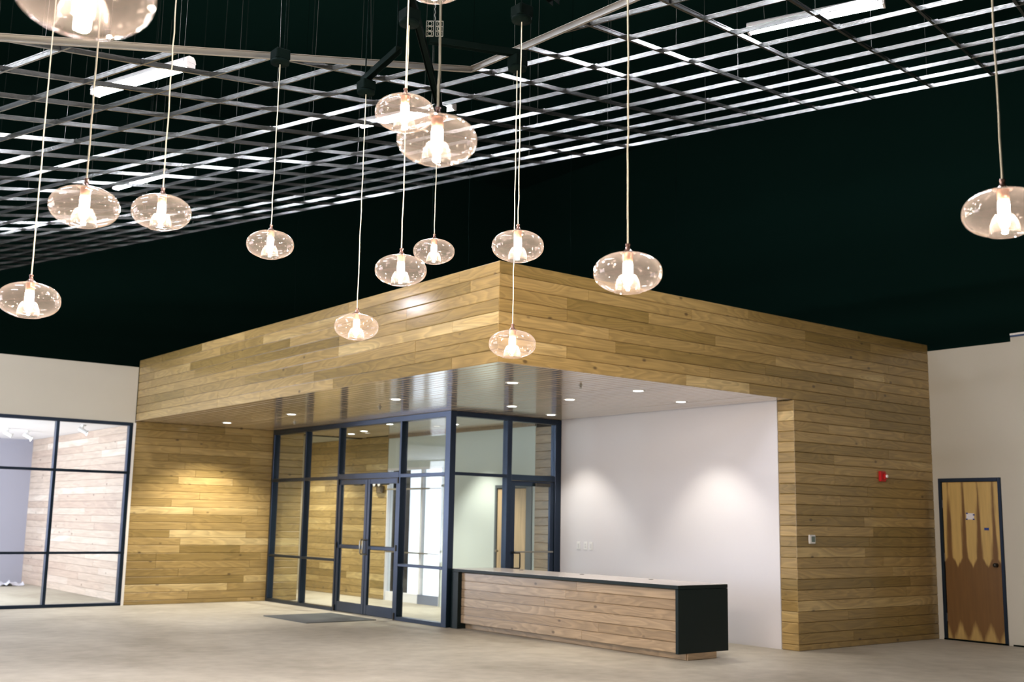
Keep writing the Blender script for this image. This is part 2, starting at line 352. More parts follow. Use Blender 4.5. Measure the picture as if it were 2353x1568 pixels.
# --- timber fascia, left face (x = 0 plane, faces -X)
core = .03
t = empty('wall_fascia_left', (0,0,0), kind='structure', label='long stained pine board fascia receding to the left')
box('backing', M_back, core, .16, core, YE, ZB+.004, ZT-.004, t)
# facing -X : length direction -Y (u), up v, n=-X   (u x v = n  -> (-Y)x(Z) = -X)
clad(t, (core-.001, YE, ZB), -Y, Z, -X, YE-.012, 8, M_wood, seed=11)
# --- right face (y = 0 plane, faces -Y): u=+X, v=Z, n = X x Z = -Y
t = empty('wall_fascia_right', (0,0,0), kind='structure', label='pine board fascia running to the right above the niche')
box('backing', M_back, core, XR, core, .16, ZB+.004, ZT-.004, t)
clad(t, (.010, core-.001, ZB), X, Z, -Y, XR-.012, 8, M_wood, seed=23)
box('bulkhead_top', M_back, core, XR, core, YE, ZT-.03, ZT-.006, t)
# --- right pier wall below the fascia
t = empty('wall_pier', (0,0,0), kind='structure', label='darker pine board wall right of the white niche')
nrow = int(ZB/ROW); rest = ZB-nrow*ROW
box('backing', M_back, XW+core, XR, core, .25, 0, ZB, t)
# short bottom row then full rows aligned to the fascia joints
clad(t, (XW+.010, core-.001, rest), X, Z, -Y, XR-XW-.012, nrow, M_wood, seed=37, lens=(1.6, 3.3))
clad(t, (XW+.010, core-.001, 0), X, Z, -Y, XR-XW-.012, 1, M_wood, row=rest, seed=38)
# return facing -X, 0.25 deep
clad(t, (XW+core-.001, .262, rest), -Y, Z, -X, .25, nrow, M_wood, seed=41, lens=(1, 2))
clad(t, (XW+core-.001, .262, 0), -Y, Z, -X, .25, 1, M_wood, row=rest, seed=42, lens=(1, 2))
# --- white niche wall, faces -X
box('wall_niche', M_niche, XW, XW+.12, .262, YS+.06, 0, ZB+.02, kind='structure', label='white plaster wall of the niche behind the counter')
# --- timber wall left of the shopfront (y = YE, faces -Y)
t = empty('wall_back_timber', (0,0,0), kind='structure', label='golden pine board wall left of the glazed entrance')
box('backing', M_back, .02, 3.18, YE+.03, YE+.16, 0, ZB+.1, t)
clad(t, (.02, YE+.029, rest), X, Z, -Y, 3.15, nrow, M_wood, seed=55, lens=(1.0, 2.4))
clad(t, (.02, YE+.029, 0), X, Z, -Y, 3.15, 1, M_wood, row=rest, seed=56)
# --- soffit boards run along Y
t = empty('ceiling_soffit', (0,0,0), kind='structure', label='glossy varnished board soffit with downlights')
box('backing', M_back, .03, XW, .03, 10.46, ZB+.02, ZB+.06, t)
# faces down: u=+Y, v=+X -> Y x X = -Z
sw = .1142
clad(t, (.012, .012, ZB+.019), Y, X, -Z, 10.44, int((XW-.012)/sw+.5), M_soffit, row=sw, seed=61, lens=(1.8, 4.2))

# --- left shop wall (y = YE, x<0)
ZWT = 3.944
t = MB().box(-7.5, 0, YE, YE+.15, 3.0, ZWT).box(-7.5, -4.9, YE, YE+.15, 0, 3.0).obj('wall_left', M_white, kind='structure', label='cream plaster wall above the left shop window')
box('trim_1', M_trim, -.028, .016, YE-.012, YE+.03, 0, 3.0, kind='structure', label='thin pale vertical trim beside the left shop window')
# --- right wall (x = XR, faces -X) with door opening
ZRT = 3.968; DY0, DY1, DZ = -.975, -.072, 2.17
t = MB().box(XR, XR+.15, DY1, .03, 0, ZRT).box(XR, XR+.15, DY0, DY1, DZ, ZRT).box(XR, XR+.15, -1.235, DY0, 0, ZRT).obj('wall_right', M_white, kind='structure', label='cream plaster wall with the veneered door')
t = box('wall_right_return', M_white, XR-.05, XR+.15, -9, -1.235, 0, ZRT+.05, kind='structure', label='slightly projecting cream wall at the right edge')
box('cap_rail', M_frame, XR-.06, XR+.15, -9, -1.235, ZRT+.05, ZRT+.075, t)
box('cap_strip', M_trim, XR-.06, XR+.15, -9, -1.235, ZRT+.075, ZRT+.10, t)
box('baseboard_right', M_dkst, XR-.008, XR, -1.235, DY0-.06, 0, .02, kind='structure')

# --- vestibule shell behind the glazing
t = empty('wall_vestibule_timber', (0,0,0), kind='structure', label='golden board wall inside the vestibule seen through the doors')
box('backing', M_back, XW+.03, XW+.15, 9.42, 12.7, 0, ZB, t)
clad(t, (XW+.029, 12.7, rest), -Y, Z, -X, 12.7-9.42, nrow, M_wood, seed=71, lens=(1.2, 2.6))
clad(t, (XW+.029, 12.7, 0), -Y, Z, -X, 12.7-9.42, 1, M_wood, row=rest, seed=72)
t = empty('wall_vestibule_strip', (0,0,0), kind='structure', label='narrow grey-brown board strip inside the right glass door')
box('backing', M_back, XW+.03, XW+.15, YS+.10, 5.04, 0, ZB, t)
clad(t, (XW+.029, 5.04, 0), -Y, Z, -X, 5.04-YS-.10, 23, M_counter, seed=73)
# pale green wall with a door hole y 5.03..6.04, z<2.03
VD0, VD1, VDZ = 5.10, 6.06, 2.06
MB().box(XW+.02, XW+.15, VD1, 7.62, 0, ZB).box(XW+.02, XW+.15, VD0, VD1, VDZ, ZB).box(XW+.02, XW+.15, 5.04, VD0, 0, ZB).box(XW+.02, XW+.15, 7.62, 9.42, 2.42, ZB).obj('wall_vestibule_green', M_green, kind='structure', label='pale green plaster wall inside the vestibule')
box('trim_2', M_counter, XW-.0, XW+.02, 5.04, 9.42, ZB-.05, ZB+.01, kind='structure', label='thin timber edge on top of the green wall')
MB().box(XW+.75, XW+.8, 4.9, 6.3, 0, ZB).box(XW+.15, XW+.8, 6.3, 6.4, 0, ZB).box(XW+.15, XW+.8, 4.9, 5.0, 0, ZB).obj('wall_closet', M_niche, kind='structure')
MB().box(2.6, 5.0, 12.7, 12.85, 0, 3.4).box(3.06, 3.18, YE+.16, 12.7, 0, 3.4).obj('wall_vestibule_back', M_white, kind='structure')
box('ceiling_lobby', M_white, 2.5, 5.0, 10.47, 12.85, 3.34, 3.4, kind='structure')
MB().box(XW+.03, XW+.15, 10.47, 12.7, ZB+.002, 3.34).obj('wall_lobby_upper', M_white, kind='structure')
box('trim_3', M_dkst, 3.18, XW+.03, 10.40, 10.47, ZB-.012, ZB+.3, kind='structure', label='dark header edge inside the vestibule')

# --- bright shop behind the left window
t = empty('wall_shop_timber', (0,0,0), kind='structure', label='pale washed board wall inside the shop behind the left window')
box('backing', M_back, .23, .34, YE+.17, 16.75, 0, ZB, t)
clad(t, (.231, 16.75, 0), -Y, Z, -X, 16.75-YE-.17, 23, M_pale, seed=81, lens=(1.6, 3.4), row=ZB/23, ch=.003)
box('wall_shop_back', M_grey, -5, .3, 16.75, 16.9, 0, 3.4, kind='structure', label='lavender grey wall at the back of the shop')
box('wall_shop_left', M_ceilw, -5.15, -5, YE+.15, 16.9, 0, 3.4, kind='structure')
box('ceiling_shop', M_ceilw, -5, .34, YE+.151, 16.9, ZB+.001, ZB+.1, kind='structure', label='white ceiling of the shop behind the left window')

# ------------------------------------------------------------------ glazing
def member(parent, x0,x1,y0,y1,z0,z1, name='mullion'):
    return box(name, M_frame, x0,x1,y0,y1,z0,z1, parent, b=.004)
D = .115
# left shop window (window_1), plane y=YE
w1 = empty('window_1', (0,0,0), kind='structure', label='black-framed shop window at the left edge')
yf, yb = YE-.01, YE+.10
for xc, ww in ((-.062, .06), (-1.245, .05), (-2.43, .05), (-3.62, .05), (-4.87, .05)): member(w1, xc-ww/2, xc+ww/2, yf, yb, .045, 2.95)
for z0, z1, nm in ((2.945, 3.0, 'head_rail'), (2.142, 2.185, 'transom'), (.832, .87, 'transom'), (.0, .05, 'sill_rail')):
    member(w1, -4.9, -.03, yf-.003, yb, z0, z1, nm)
edges = [-.09, -1.22, -1.27, -2.405, -2.455, -3.595, -3.645, -4.845]
for i in range(0, 8, 2):
    for z0, z1 in ((.05,.832), (.87,2.142), (2.185,2.945)): box('pane', M_pane, edges[i+1], edges[i], YE+.04, YE+.046, z0, z1, w1)
# long glazed front (window_2), plane x=XS, faces -X
w2 = empty('window_2', (0,0,0), kind='structure', label='long dark-framed glazed front beside the double doors')
def vm(y0, y1, z0=0., z1=ZB-.04): return member(w2, XS, XS+D, y0, y1, z0, z1)
vm(9.93, 10.0); vm(8.72, 8.77); vm(7.55, 7.60); vm(5.68, 5.73)
def hr(y0, y1, z0, z1, nm='transom'): return member(w2, XS-.002, XS+D, y0, y1, z0, z1, nm)
hr(YS+.02, 10.0, ZB-.085, ZB-.002, 'head_rail')
for y0, y1 in ((8.77, 9.93), (7.60, 8.72), (4.515, 5.68)):
    hr(y0, y1, 2.10, 2.155); hr(y0, y1, .785, .825); hr(y0, y1, 0, .055, 'sill_rail')
    for z0, z1 in ((.055,.785), (.825,2.10), (2.155,ZB-.085)): box('pane', M_pane, XS+.05, XS+.056, y0, y1, z0, z1, w2)
hr(5.73, 7.55, 2.10, 2.19)
box('pane', M_pane, XS+.05, XS+.056, 5.73, 7.55, 2.19, ZB-.085, w2)
# corner post + front facing -Y (window_3), plane y=YS
w3 = empty('window_3', (0,0,0), kind='structure', label='dark-framed glazing above the counter beside the single door')
member(w3, XS-.004, XS+.095, YS, YS+.125, 0, ZB-.002, 'corner_post')
yb = YS+D
member(w3, XS+.095, XW, YS, yb, ZB-.075, ZB-.002, 'head_rail')
member(w3, 3.575, 3.665, YS, yb, 0, ZB-.075); member(w3, 4.51, 4.628, YS, yb, 0, ZB-.075)
member(w3, XS+.095, 3.575, YS-.002, yb, 2.115, 2.16, 'transom'); member(w3, 3.665, 4.51, YS-.002, yb, 2.08, 2.165, 'transom')
member(w3, XS+.095, 3.575, YS-.002, yb, 0, .06, 'sill_rail')
for x0, x1, z0, z1 in ((XS+.095,3.575,.06,2.115), (XS+.095,3.575,2.16,ZB-.075), (3.665,4.51,2.165,ZB-.075)): box('pane', M_pane, x0, x1, YS+.05, YS+.056, z0, z1, w3)

# double doors (door_1)
d1 = empty('door_1', (XS, 6.64, 0), kind='structure', label='double glass entrance doors in dark metal frames')
def leaf(y0, y1, hinge_left):
    lf = MB(); a = .05
    rel = lambda v: v-6.64
    st = .075
    for ya, yb_ in ((y0, y0+st), (y1-st, y1)): lf.bbox(.01, .055, rel(ya), rel(yb_), .012, 2.095)
    lf.bbox(.012, .053, rel(y0+st), rel(y1-st), 2.015, 2.095); lf.bbox(.012, .053, rel(y0+st), rel(y1-st), .012, .165)
    o = lf.obj('door_leaf', M_frame, d1)
    box('pane', M_pane, .03, .036, rel(y0+st), rel(y1-st), .165, 2.015, o)
    box('push_bar', M_frame, .015, .085, rel(y0+st-.02), rel(y1-st+.02), 1.0, 1.06, o, b=.008)
    hy = rel(y0+.035) if hinge_left else rel(y1-.035)
    yy = hy
    MB().tube([(.01, yy, .93), (-.05, yy, .93), (-.065, yy, .95), (-.065, yy, 1.13), (-.05, yy, 1.15), (.01, yy, 1.15)], .012, 8).obj('pull_handle', M_chrome, o)
    MB().bbox(.055, .10, rel(y0+.28 if hinge_left else y1-.50), rel(y0+.50 if hinge_left else y1-.28), 2.0, 2.06, .006).obj('door_closer', M_dkmet, o)
    # hinges
    hy = rel(y1-.005) if hinge_left else rel(y0+.005)
    for z in (.06, 1.05, 2.06): MB().tube([(-.004, hy, z-.045), (-.004, hy, z+.045)], .014, 8).obj('hinge', M_dkmet, o)
leaf(6.645, 7.545, True); leaf(5.735, 6.635, False)
MB().bbox(-.02, .09, -.9, .9, 0, .01, .003).obj('threshold', M_chrome, d1)
# single door in the right-hand front (door_2)
d2 = empty('door_2', (4.09, YS, 0), kind='structure', label='single dark-framed glass door behind the counter')
o = MB()
for a, b_ in ((-.42, -.34), (.34, .42)): o.bbox(a, b_, .02, .065, .01, 2.075)
o.bbox(-.34, .34, .022, .063, 2.0, 2.075); o.bbox(-.34, .34, .022, .063, .01, .2)
o = o.obj('door_leaf', M_frame, d2)
box('pane', M_pane, -.34, .34, .04, .046, .2, 2.0, o)
MB().tube([(-.36, -.01, 1.035), (.38, -.01, 1.035)], .011, 8).obj('push_bar', M_chrome, o)
MB().tube([(-.37, .02, .80), (-.37, -.05, .80), (-.30, -.06, .80), (-.295, -.06, .82), (-.295, -.06, 1.0), (-.30, -.06, 1.02), (-.37, -.05, 1.02), (-.37, .02, 1.02)], .011, 8).obj('pull_handle', M_dkmet, o)
MB().bbox(.02, .30, -.03, .02, 2.0, 2.05, .006).obj('door_closer', M_dkmet, o)

# door_3: veneer door in right wall
d3 = empty('door_3', (XR, (DY0+DY1)/2, 0), kind='structure', label='bookmatched veneer door in a black frame on the right wall')
hw = (DY1-DY0)/2
fm = MB()
fm.bbox(-.02, .12, -hw, -hw+.045, 0, DZ); fm.bbox(-.02, .12, hw-.045, hw, 0, DZ); fm.bbox(-.021, .12, -hw+.045, hw-.045, DZ-.05, DZ)
fm.obj('door_frame', M_frame, d3)
o = box('door_leaf', M_veneer, .004, .045, -hw+.049, hw-.049, .02, DZ-.054, d3, b=.002)
MB().lathe([(.024,0),(.028,.01),(.012,.02),(.012,.035),(.026,.045),(.028,.06),(.018,.07),(.001,.072)], 16).obj('door_knob', M_dkmet, o).matrix_local = Matrix.Translation((.004, -hw+.115, 1.02)) @ Matrix.Rotation(-R90, 4, 'Y')
for z in (.3, 1.1, 1.82): box('hinge', M_chrome, -.006, .012, hw-.053, hw-.038, z-.055, z+.055, o)
MB().box(-.021,-.018,-hw-.002,hw+.002,.0,.02).obj('threshold', M_dkst, d3)
# door_4: pale veneer door inside the vestibule
d4 = empty('door_4', (XW+.02, (VD0+VD1)/2, 0), kind='structure', label='pale timber door in a grey frame seen through the glazing')
hw4 = (VD1-VD0)/2
fm = MB(); fm.bbox(-.02, .13, -hw4, -hw4+.05, 0, VDZ); fm.bbox(-.02, .13, hw4-.05, hw4, 0, VDZ); fm.bbox(-.021, .13, -hw4+.05, hw4-.05, VDZ-.05, VDZ)
fm.bbox(.0, .10, -hw4+.05, -hw4+.17, 0, VDZ-.05)
fm.obj('door_frame', mat('grey_steel_frame', (.10,.12,.13), .4), d4)
M_birch = wood('birch_veneer', [(0,(.62,.42,.22)),(1,(.72,.52,.30))], .4, .2, .5, False)
o = plank(d4, (.02, hw4-.052, .01), (0,0,1), (0,-1,0), (-1,0,0), VDZ-.07, hw4*2-.22, .02, M_birch, 'door_leaf')
MB().tube([(-.02,0,0),(-.07,0,0)], .02, 10).obj('door_knob', M_chrome, d4).location = (0, hw4-.11, 1.0)

# bright exterior entrance inside the vestibule (door_5)
d5 = empty('door_5', (XW+.02, 8.52, 0), kind='structure', label='bright daylit glass entrance seen through the double doors')
MB().box(.55, .6, -.95, .95, 0, 2.5).obj('daylight', M_day, d5)
box('pane', M_pane, .06, .066, -.88, .88, .16, 2.38, d5)
for y in (-.9, .9): box('stile', M_ceilw, .0, .12, y-.02, y+.02, 0, 2.42, d5)
box('stile', M_ceilw, .03, .1, -.25, -.19, .1, 2.40, d5)
box('head_rail', M_ceilw, 0, .12, -.88, .88, 2.38, 2.42, d5)
box('push_bar', M_chrome, -.01, .04, -.88, .88, .87, .895, d5); box('transom', M_chrome, -.01, .04, -.88, .88, 2.015, 2.045, d5)
box('kick_panel', M_base, .02, .07, -.88, -.2, 0, .16, d5); box('kick_panel', M_ceilw, .02, .07, -.19, .88, 0, .16, d5)

# ------------------------------------------------------------------ reception counter
CX0, CX1, CY0, CY1, CZ0, CZ1 = 2.60, 3.42, .05, YS-.03, .075, .812
c = empty('reception_counter', ((CX0+CX1)/2, (CY0+CY1)/2, 0), label='long low timber-fronted reception counter with a black waterfall end', cat='counter')
ox, oy = (CX0+CX1)/2, (CY0+CY1)/2
def cb(name, mt, x0,x1,y0,y1,z0,z1,b=.003,**k): return box(name, mt, x0-ox,x1-ox,y0-oy,y1-oy,z0,z1,c,b=b,**k)
cb('end_panel', M_top, CX0, CX1, CY0, CY0+.045, CZ0, CZ1-.045)
cb('end_panel', M_top, CX0, CX1, CY1-.16, CY1, .0, CZ1-.045)
cb('countertop', M_top, CX0, CX1, CY0, CY1, CZ1-.043, CZ1-.002)
cb('top_laminate', M_toplam, CX0+.004, CX1-.004, CY0+.004, CY1-.004, CZ1-.002, CZ1+.001, b=0)
cb('body', M_back, CX0+.08, CX1-.06, CY0+.045, CY1-.16, CZ0, CZ1-.045)
crow = (CZ1-.047-CZ0)/6
for r in range(6):
    q = 0; Lc = CY1-.16-CY0-.047; cut = random.Random(r+5).uniform(1.4, 3.2)
    for a, b_ in ((0, round(cut,1)), (round(cut,1), Lc)):
        plank(c, (CX0+.08-ox, CY1-.161-oy-a, CZ0+r*crow), -Y, Z, -X, b_-a, crow, .02, M_counter)
# toe kick in timber
plank(c, (CX0+.16-ox, CY1-.16-oy, 0), -Y, Z, -X, CY1-.16-CY0-.02, CZ0+.004, .02, M_counter, 'toe_kick')
plank(c, (CX0+.15-ox, CY0+.02-oy, 0), X, Z, -Y, CX1-CX0-.35, CZ0+.004, .02, M_counter, 'toe_kick')
cb('toe_core', M_back, CX0+.16, CX1-.2, CY0+.02, CY1-.16, 0, CZ0, b=0)
for y in (3.6, 2.35, 1.1):
    g_ = MB().lathe([(.028,0),(.03,.004),(.02,.005),(.018,.001)], 16, capb=True).obj('cable_grommet', M_dkmet, c); g_.location = (CX1-.18-ox, y-oy, CZ1+.001)

# ------------------------------------------------------------------ suspended grid
A = Vector((-0.18934, 0.57986, -0.00356)); B = Vector((0.57471, 0.21153, 0.13790)); O = Vector((-1.56571, -3.83912, 4.86383))
NRM = A.cross(B).normalized(); NRM = NRM if NRM.z > 0 else -NRM
G = empty('suspended_grid', (0,0,0), kind='structure', label='open metal ceiling grid without tiles, sloping under the black roof')
def gp(i, j): return O+A*i+B*j
cor = (3.07, .63); e1 = (1.94, -5.28); e2 = (-2.93, -1.09)   # sides of the opening left around the pendants
det = e1[0]*e2[1]-e1[1]*e2[0]
def st(i, j):
    x, y = i-cor[0], j-cor[1]
    return (x*e2[1]-y*e2[0])/det, (e1[0]*y-e1[1]*x)/det
def inside(i, j):
    s, t_ = st(i, j); return s > 0 and t_ > 0
def segs(fix, axis, lo, hi):
    out = []; cur = None; n = 400
    for k in range(n+1):
        v = lo+(hi-lo)*k/n
        ij = (fix, v) if axis else (v, fix)
        if not inside(*ij):
            if cur is None: cur = [v, v]
            cur[1] = v
        elif cur: out.append(cur); cur = None
    if cur: out.append(cur)
    return [s for s in out if s[1]-s[0] > .15]
def tee(p0, p1, name, fl=.022, h=.032, dz=0, mt=M_tee):
    """inverted T: flange, web and top bulb"""
    mb = MB(); d = (p1-p0).normalized(); q = NRM*dz
    mb.beam(p0+q+NRM*.001, p1+q+NRM*.001, fl, .0016, NRM)
    mb.beam(p0+q+NRM*(.002+h/2), p1+q+NRM*(.002+h/2), .0022, h, NRM)
    mb.beam(p0+q+NRM*(h), p1+q+NRM*(h), .0075, .008, NRM)
    return mb.obj(name, mt, G)
IMIN, IMAX, JMAX = -5, 27, 9
for j in range(-7, JMAX+1):
    for a, b_ in segs(j, 0, IMIN, IMAX): tee(gp(a, j), gp(b_, j), 'main_tee')
for i in range(IMIN, IMAX+1):
    for a, b_ in segs(i, 1, -7, JMAX): tee(gp(i, a), gp(i, b_), 'cross_tee', dz=.0025)
# edge channel around the opening and along the far side
def chan(p0, p1, name='edge_channel'):
    mb = MB(); mb.beam(p0+NRM*.0205, p1+NRM*.0205, .002, .042, NRM)
    d = (p1-p0).normalized(); sd = d.cross(NRM).normalized()
    for s_ in (0.,): mb.beam(p0+NRM*(-.001)+sd*.014, p1+NRM*(-.001)+sd*.014, .03, .002, NRM); mb.beam(p0+NRM*.041+sd*.014, p1+NRM*.041+sd*.014, .03, .002, NRM)
    # punched slots as dark rivets
    return mb.obj(name, M_chan, G)
pc = gp(*cor); P1 = gp(cor[0]+e1[0]*1.35, cor[1]+e1[1]*1.35); P2 = gp(cor[0]+e2[0]*1.5, cor[1]+e2[1]*1.5)
chan(P1, pc); chan(pc, P2)
# connector clips where tees cross (small galvanised tabs)
clip = MB().box(-.03, .03, -.004, .004, 0, .03).box(-.004, .004, -.03, .03, 0, .03).mesh('joint_clip', M_tee)
rot = Matrix((A.normalized(), NRM.cross(A.normalized()), NRM)).transposed().to_4x4()
for i in range(-3, 10):
    for j in range(-4, 10):
        if inside(i, j) or (i+j) % 2: continue
        o = bpy.data.objects.new('joint_clip', clip); COL.objects.link(o); o.parent = G
        mm = rot.copy(); mm.translation = gp(i, j)+NRM*.012; o.matrix_local = mm
# hanger wires
rw = random.Random(5)
for i in range(-3, 22, 2):
    for j in (-4, -1, 2, 5, 8):
        if inside(i, j) or inside(i+.5, j+.5): continue
        p = gp(i+rw.uniform(-.3,.3), j)+NRM*.03
        q = Vector((p.x+rw.uniform(-.04,.04), p.y+rw.uniform(-.04,.04), RZ))
        k = p+(q-p)*.04+Vector((.008,.004,0))
        MB().tube([p, k, p+(q-p)*.07, q], .0016, 5, False).obj('hanger_wire', M_wire, G)
# long hanger wires that drop towards the timber bulkhead
for x, y, z0 in ((.79,1.64,4.062),(1.74,.92,4.062),(2.87,.3,4.062),(.47,1.93,4.062),(.4,5.2,4.062)):
    MB().tube([(x,y,z0), (x+.01,y,z0+.6), (x-.005,y,z0+.75), (x+.01,y,RZ)], .002, 5, False).obj('hanger_wire', M_dkst, G)

# ------------------------------------------------------------------ fluorescent fixtures
def fluor_proto():
    e = empty('fluorescent_fixture', (0,0,0))
    h = MB(); L = 1.22
    # folded housing, trapezoid section
    prof = [(-.055,0),(.055,0),(.045,.035),(.025,.055),(-.025,.055),(-.045,.035)]
    vs = [(x, y, z) for x in (-L/2, L/2) for y, z in prof]; n = 6
    h.add(vs, [tuple(range(n)), tuple(range(2*n-1, n-1, -1))]+[(i, n+i, n+(i+1)%n, (i+1)%n) for i in range(n)])
    h.obj('housing', M_house, e)
    for y in (-.03, .03): MB().tube([(-L/2+.03, y*.75, -.024), (L/2-.03, y*.75, -.024)], .0215, 8).obj('tube', M_tube, e)
    for x in (-L/2+.012, L/2-.012): MB().bbox(x-.012, x+.012, -.05, .05, -.045, .0, .003).obj('lamp_holder', M_house, e)
    for x in (-.45, .45): MB().tube([(x, 0, .055), (x+.01, 0, 2.2)], .0022, 5, False).obj('hanger_wire', M_wire, e)
    return e
FX = [((1.1,-2.32,6.03),(1.63,-3.36,6.08),'bright fluorescent strip light above the grid at the upper right'),
      ((-3.69,1.13,5.22),(-3.3,.09,5.24),'bright fluorescent strip light above the grid at the upper left'),
      ((-1.68,6.63,6.01),(-1.44,5.56,5.99),'small distant fluorescent strip behind the leftmost pendants'),
      ((-.38,2.15,6.0),(.16,1.18,6.06),'fluorescent strip light mostly hidden behind the two overlapping globes'),
      ((-6.6,4.6,4.9),(-6.2,3.5,4.9),'added unseen fluorescent strip light beyond the left edge of the view'),  # this and the following strips are unseen, added to light the room
      ((-4.9,9.3,5.5),(-4.5,8.2,5.5),'added unseen fluorescent strip light far off beyond the left edge'),
      ((-7.6,-2.6,4.6),(-7.2,-3.7,4.6),'added unseen fluorescent strip light overhead just left of the camera'),
      ((-1.4,-4.2,5.1),(-1.0,-5.3,5.1),'added unseen fluorescent strip light above the view, nearest the bulkhead corner'),
      ((-4.3,-1.2,6.1),(-3.9,-2.3,6.1),'added unseen fluorescent strip light above the view, straight over the canopies'),
      ((-5.0,-2.9,6.0),(-4.6,-4.0,6.0),'added unseen fluorescent strip light above the view, over the middle globes'),
      ((-6.0,-1.2,5.4),(-5.6,-2.3,5.4),'added unseen fluorescent strip light above the view, over the left globes'),
      ((-9.2,1.6,4.6),(-8.8,.5,4.6),'added unseen fluorescent strip light overhead far left of the camera')]
fp = fluor_proto()
for k, (a, b_, lb) in enumerate(FX):
    e = fp if k == 0 else copy_tree(fp)
    a = Vector(a); b_ = Vector(b_); d = (b_-a).normalized(); sd = Vector((0,0,1)).cross(d).normalized(); uu = d.cross(sd)
    mm = Matrix((d, sd, uu)).transposed().to_4x4(); mm.translation = (a+b_)/2
    e.matrix_world = mm
    setp(e, lb, 'light fixture', 'fluorescent strip lights above the open grid')

# ------------------------------------------------------------------ pendants
CANZ = 4.42
def se(t, R, H, pw):
    c_, s_ = math.cos(t), math.sin(t)
    return R*abs(c_)**(2/pw), H*math.copysign(abs(s_)**(2/pw), s_)
prof = [(.034,.0890),(.040,.0870)]
for k in range(0, 29):
    t_ = math.radians(73-k*5.0); prof.append(se(t_, .150, .088, 2.2))
prof += [(.062,-.0850),(.057,-.0835),(.0535,-.078),(.0535,-.068),(.0535,-.058),(.0510,-.044),(.0460,-.030),(.0400,-.018),(.036,-.012),(.032,-.0125)]
shade_me = MB().lathe(prof, 56).mesh('glass_shade', M_shade)
sock_me = MB().lathe([(.0215,.088),(.0225,.080),(.0215,.050),(.018,.046)], 20, capt=True, capb=True).mesh('socket', M_sock)
neck_me = MB().lathe([(.004,.131),(.0105,.129),(.0115,.124),(.0085,.120),(.0088,.115),(.0115,.107),(.017,.099),(.025,.0935),(.034,.0895),(.036,.0885)], 24).mesh('neck_cone', M_neck)
bulb_me = MB().lathe([(.0165,.048),(.0195,.042),(.0205,.030),(.0205,-.025),(.0185,-.040),(.013,-.052),(.006,-.060),(.0008,-.063)], 18, capt=True).mesh('bulb', M_bulb)
PEND = [
 (-5.167,-3.727,2.817,'smoky glass globe pendant, upper one at the far left over the grid'),
 (-4.614,-3.16,3.016,'smoky glass globe pendant, second from the left just right of its bigger twin'),
 (-5.141,-2.86,2.526,'lowest smoky glass globe pendant at the left edge, above the cream wall'),
 (-3.562,-2.243,3.195,'smoky glass globe pendant alone against the black left of centre'),
 (-2.862,-2.163,2.758,'small low globe pendant in front of the left fascia'),
 (-3.235,-3.288,2.903,'globe pendant touching the fascia top edge, left of a smaller higher one'),
 (-2.206,-2.096,3.402,'smallest globe pendant, just above the left fascia near its corner'),
 (-3.753,-4.096,3.497,'globe pendant partly hidden behind a larger one at top centre'),
 (-4.38,-5.325,2.883,'large front globe pendant of the overlapping pair at top centre'),
 (-2.751,-3.765,3.039,'globe pendant hanging over the top corner of the timber bulkhead'),
 (-2.318,-3.179,2.585,'low globe pendant hanging in front of the bottom corner of the bulkhead'),
 (-3.292,-5.226,2.558,'larger globe pendant overlapping the top of the right fascia'),
 (-2.682,-6.61,2.653,'large globe pendant cut off by the right edge of the photo'),
 (-5.947,-6.248,2.617,'biggest blurred globe pendant cut off at the top left'),
 (-3.964,-4.645,3.926,'globe pendant of which only the underside shows at top centre')]
for k, (x, y, z, lb) in enumerate(PEND):
    e = empty('pendant_lamp', (x, y, z)); setp(e, lb, 'pendant lamp', 'glass globe pendants with glowing bulbs')
    rp = random.Random(k)
    for nm, me in (('glass_shade', shade_me), ('neck_cone', neck_me), ('socket', sock_me), ('bulb', bulb_me)):
        o = bpy.data.objects.new(nm, me); COL.objects.link(o); o.parent = e; o.rotation_euler = (0, 0, rp.uniform(0, 6))
    H = CANZ-z
    pts = [(0, 0, .126)]; nseg = int(H/.09)
    for s_ in range(1, nseg): pts.append((rp.uniform(-.002,.002), rp.uniform(-.002,.002), .126+(H-.126)*s_/nseg))
    pts.append((0, 0, H))
    MB().tube(pts, .0036, 7, False).obj('cord', M_cord, e)
    cn = MB().lathe([(.012,-.012),(.060,-.008),(.062,.012),(.045,.014)], 24, capb=True)
    cn.bbox(-.05, .05, -.05, .05, .013, .085, .006)
    cn.obj('canopy', M_dkst, e).location = (0, 0, H)
    if k == 3: MB().tube([(.035, .02, H+.08), (.035, .02, RZ-z)], .004, 6, False).obj('suspension_rod', M_dkst, e)
# dark steel channels carrying the canopies
def strut(p0, p1, lb, hang=()):
    p0 = Vector(p0); p1 = Vector(p1); mid = (p0+p1)/2
    e = empty('steel_channel', mid); setp(e, lb, 'beam', 'dark channels above the pendants')
    mb = MB(); a, b_ = p0-mid, p1-mid
    mb.beam(a+Vector((0,0,.02)), b_+Vector((0,0,.02)), .045, .003)
    d = (b_-a).normalized(); sd = d.cross(Z)
    for s_ in (-1, 1): mb.beam(a+sd*(.021*s_), b_+sd*(.021*s_), .003, .042)
    mb.obj('channel', M_dkst, e)
    for t_ in (.06, .94):
        q = a+(b_-a)*t_; MB().tube([q+Vector((0,0,.02)), (q.x, q.y, RZ-mid.z)], .005, 6, False).obj('threaded_rod', M_dkst, e)
ZC = CANZ+.11
strut((-3.30,-3.40,ZC), (-2.10,-1.97,ZC), 'dark steel channel slanting down between the two top-centre globes')
strut((-2.85,-2.10,ZC), (-2.95,-2.72,ZC), 'short dark steel channel crossing the grid edge left of top centre')
strut((-2.26,-3.20,ZC), (-2.88,-2.97,ZC), 'dark horizontal steel channel reaching the canopy right of top centre')
strut((-2.60,-3.90,ZC), (-3.60,-4.30,ZC), 'dark steel channel carrying the topmost visible canopy')
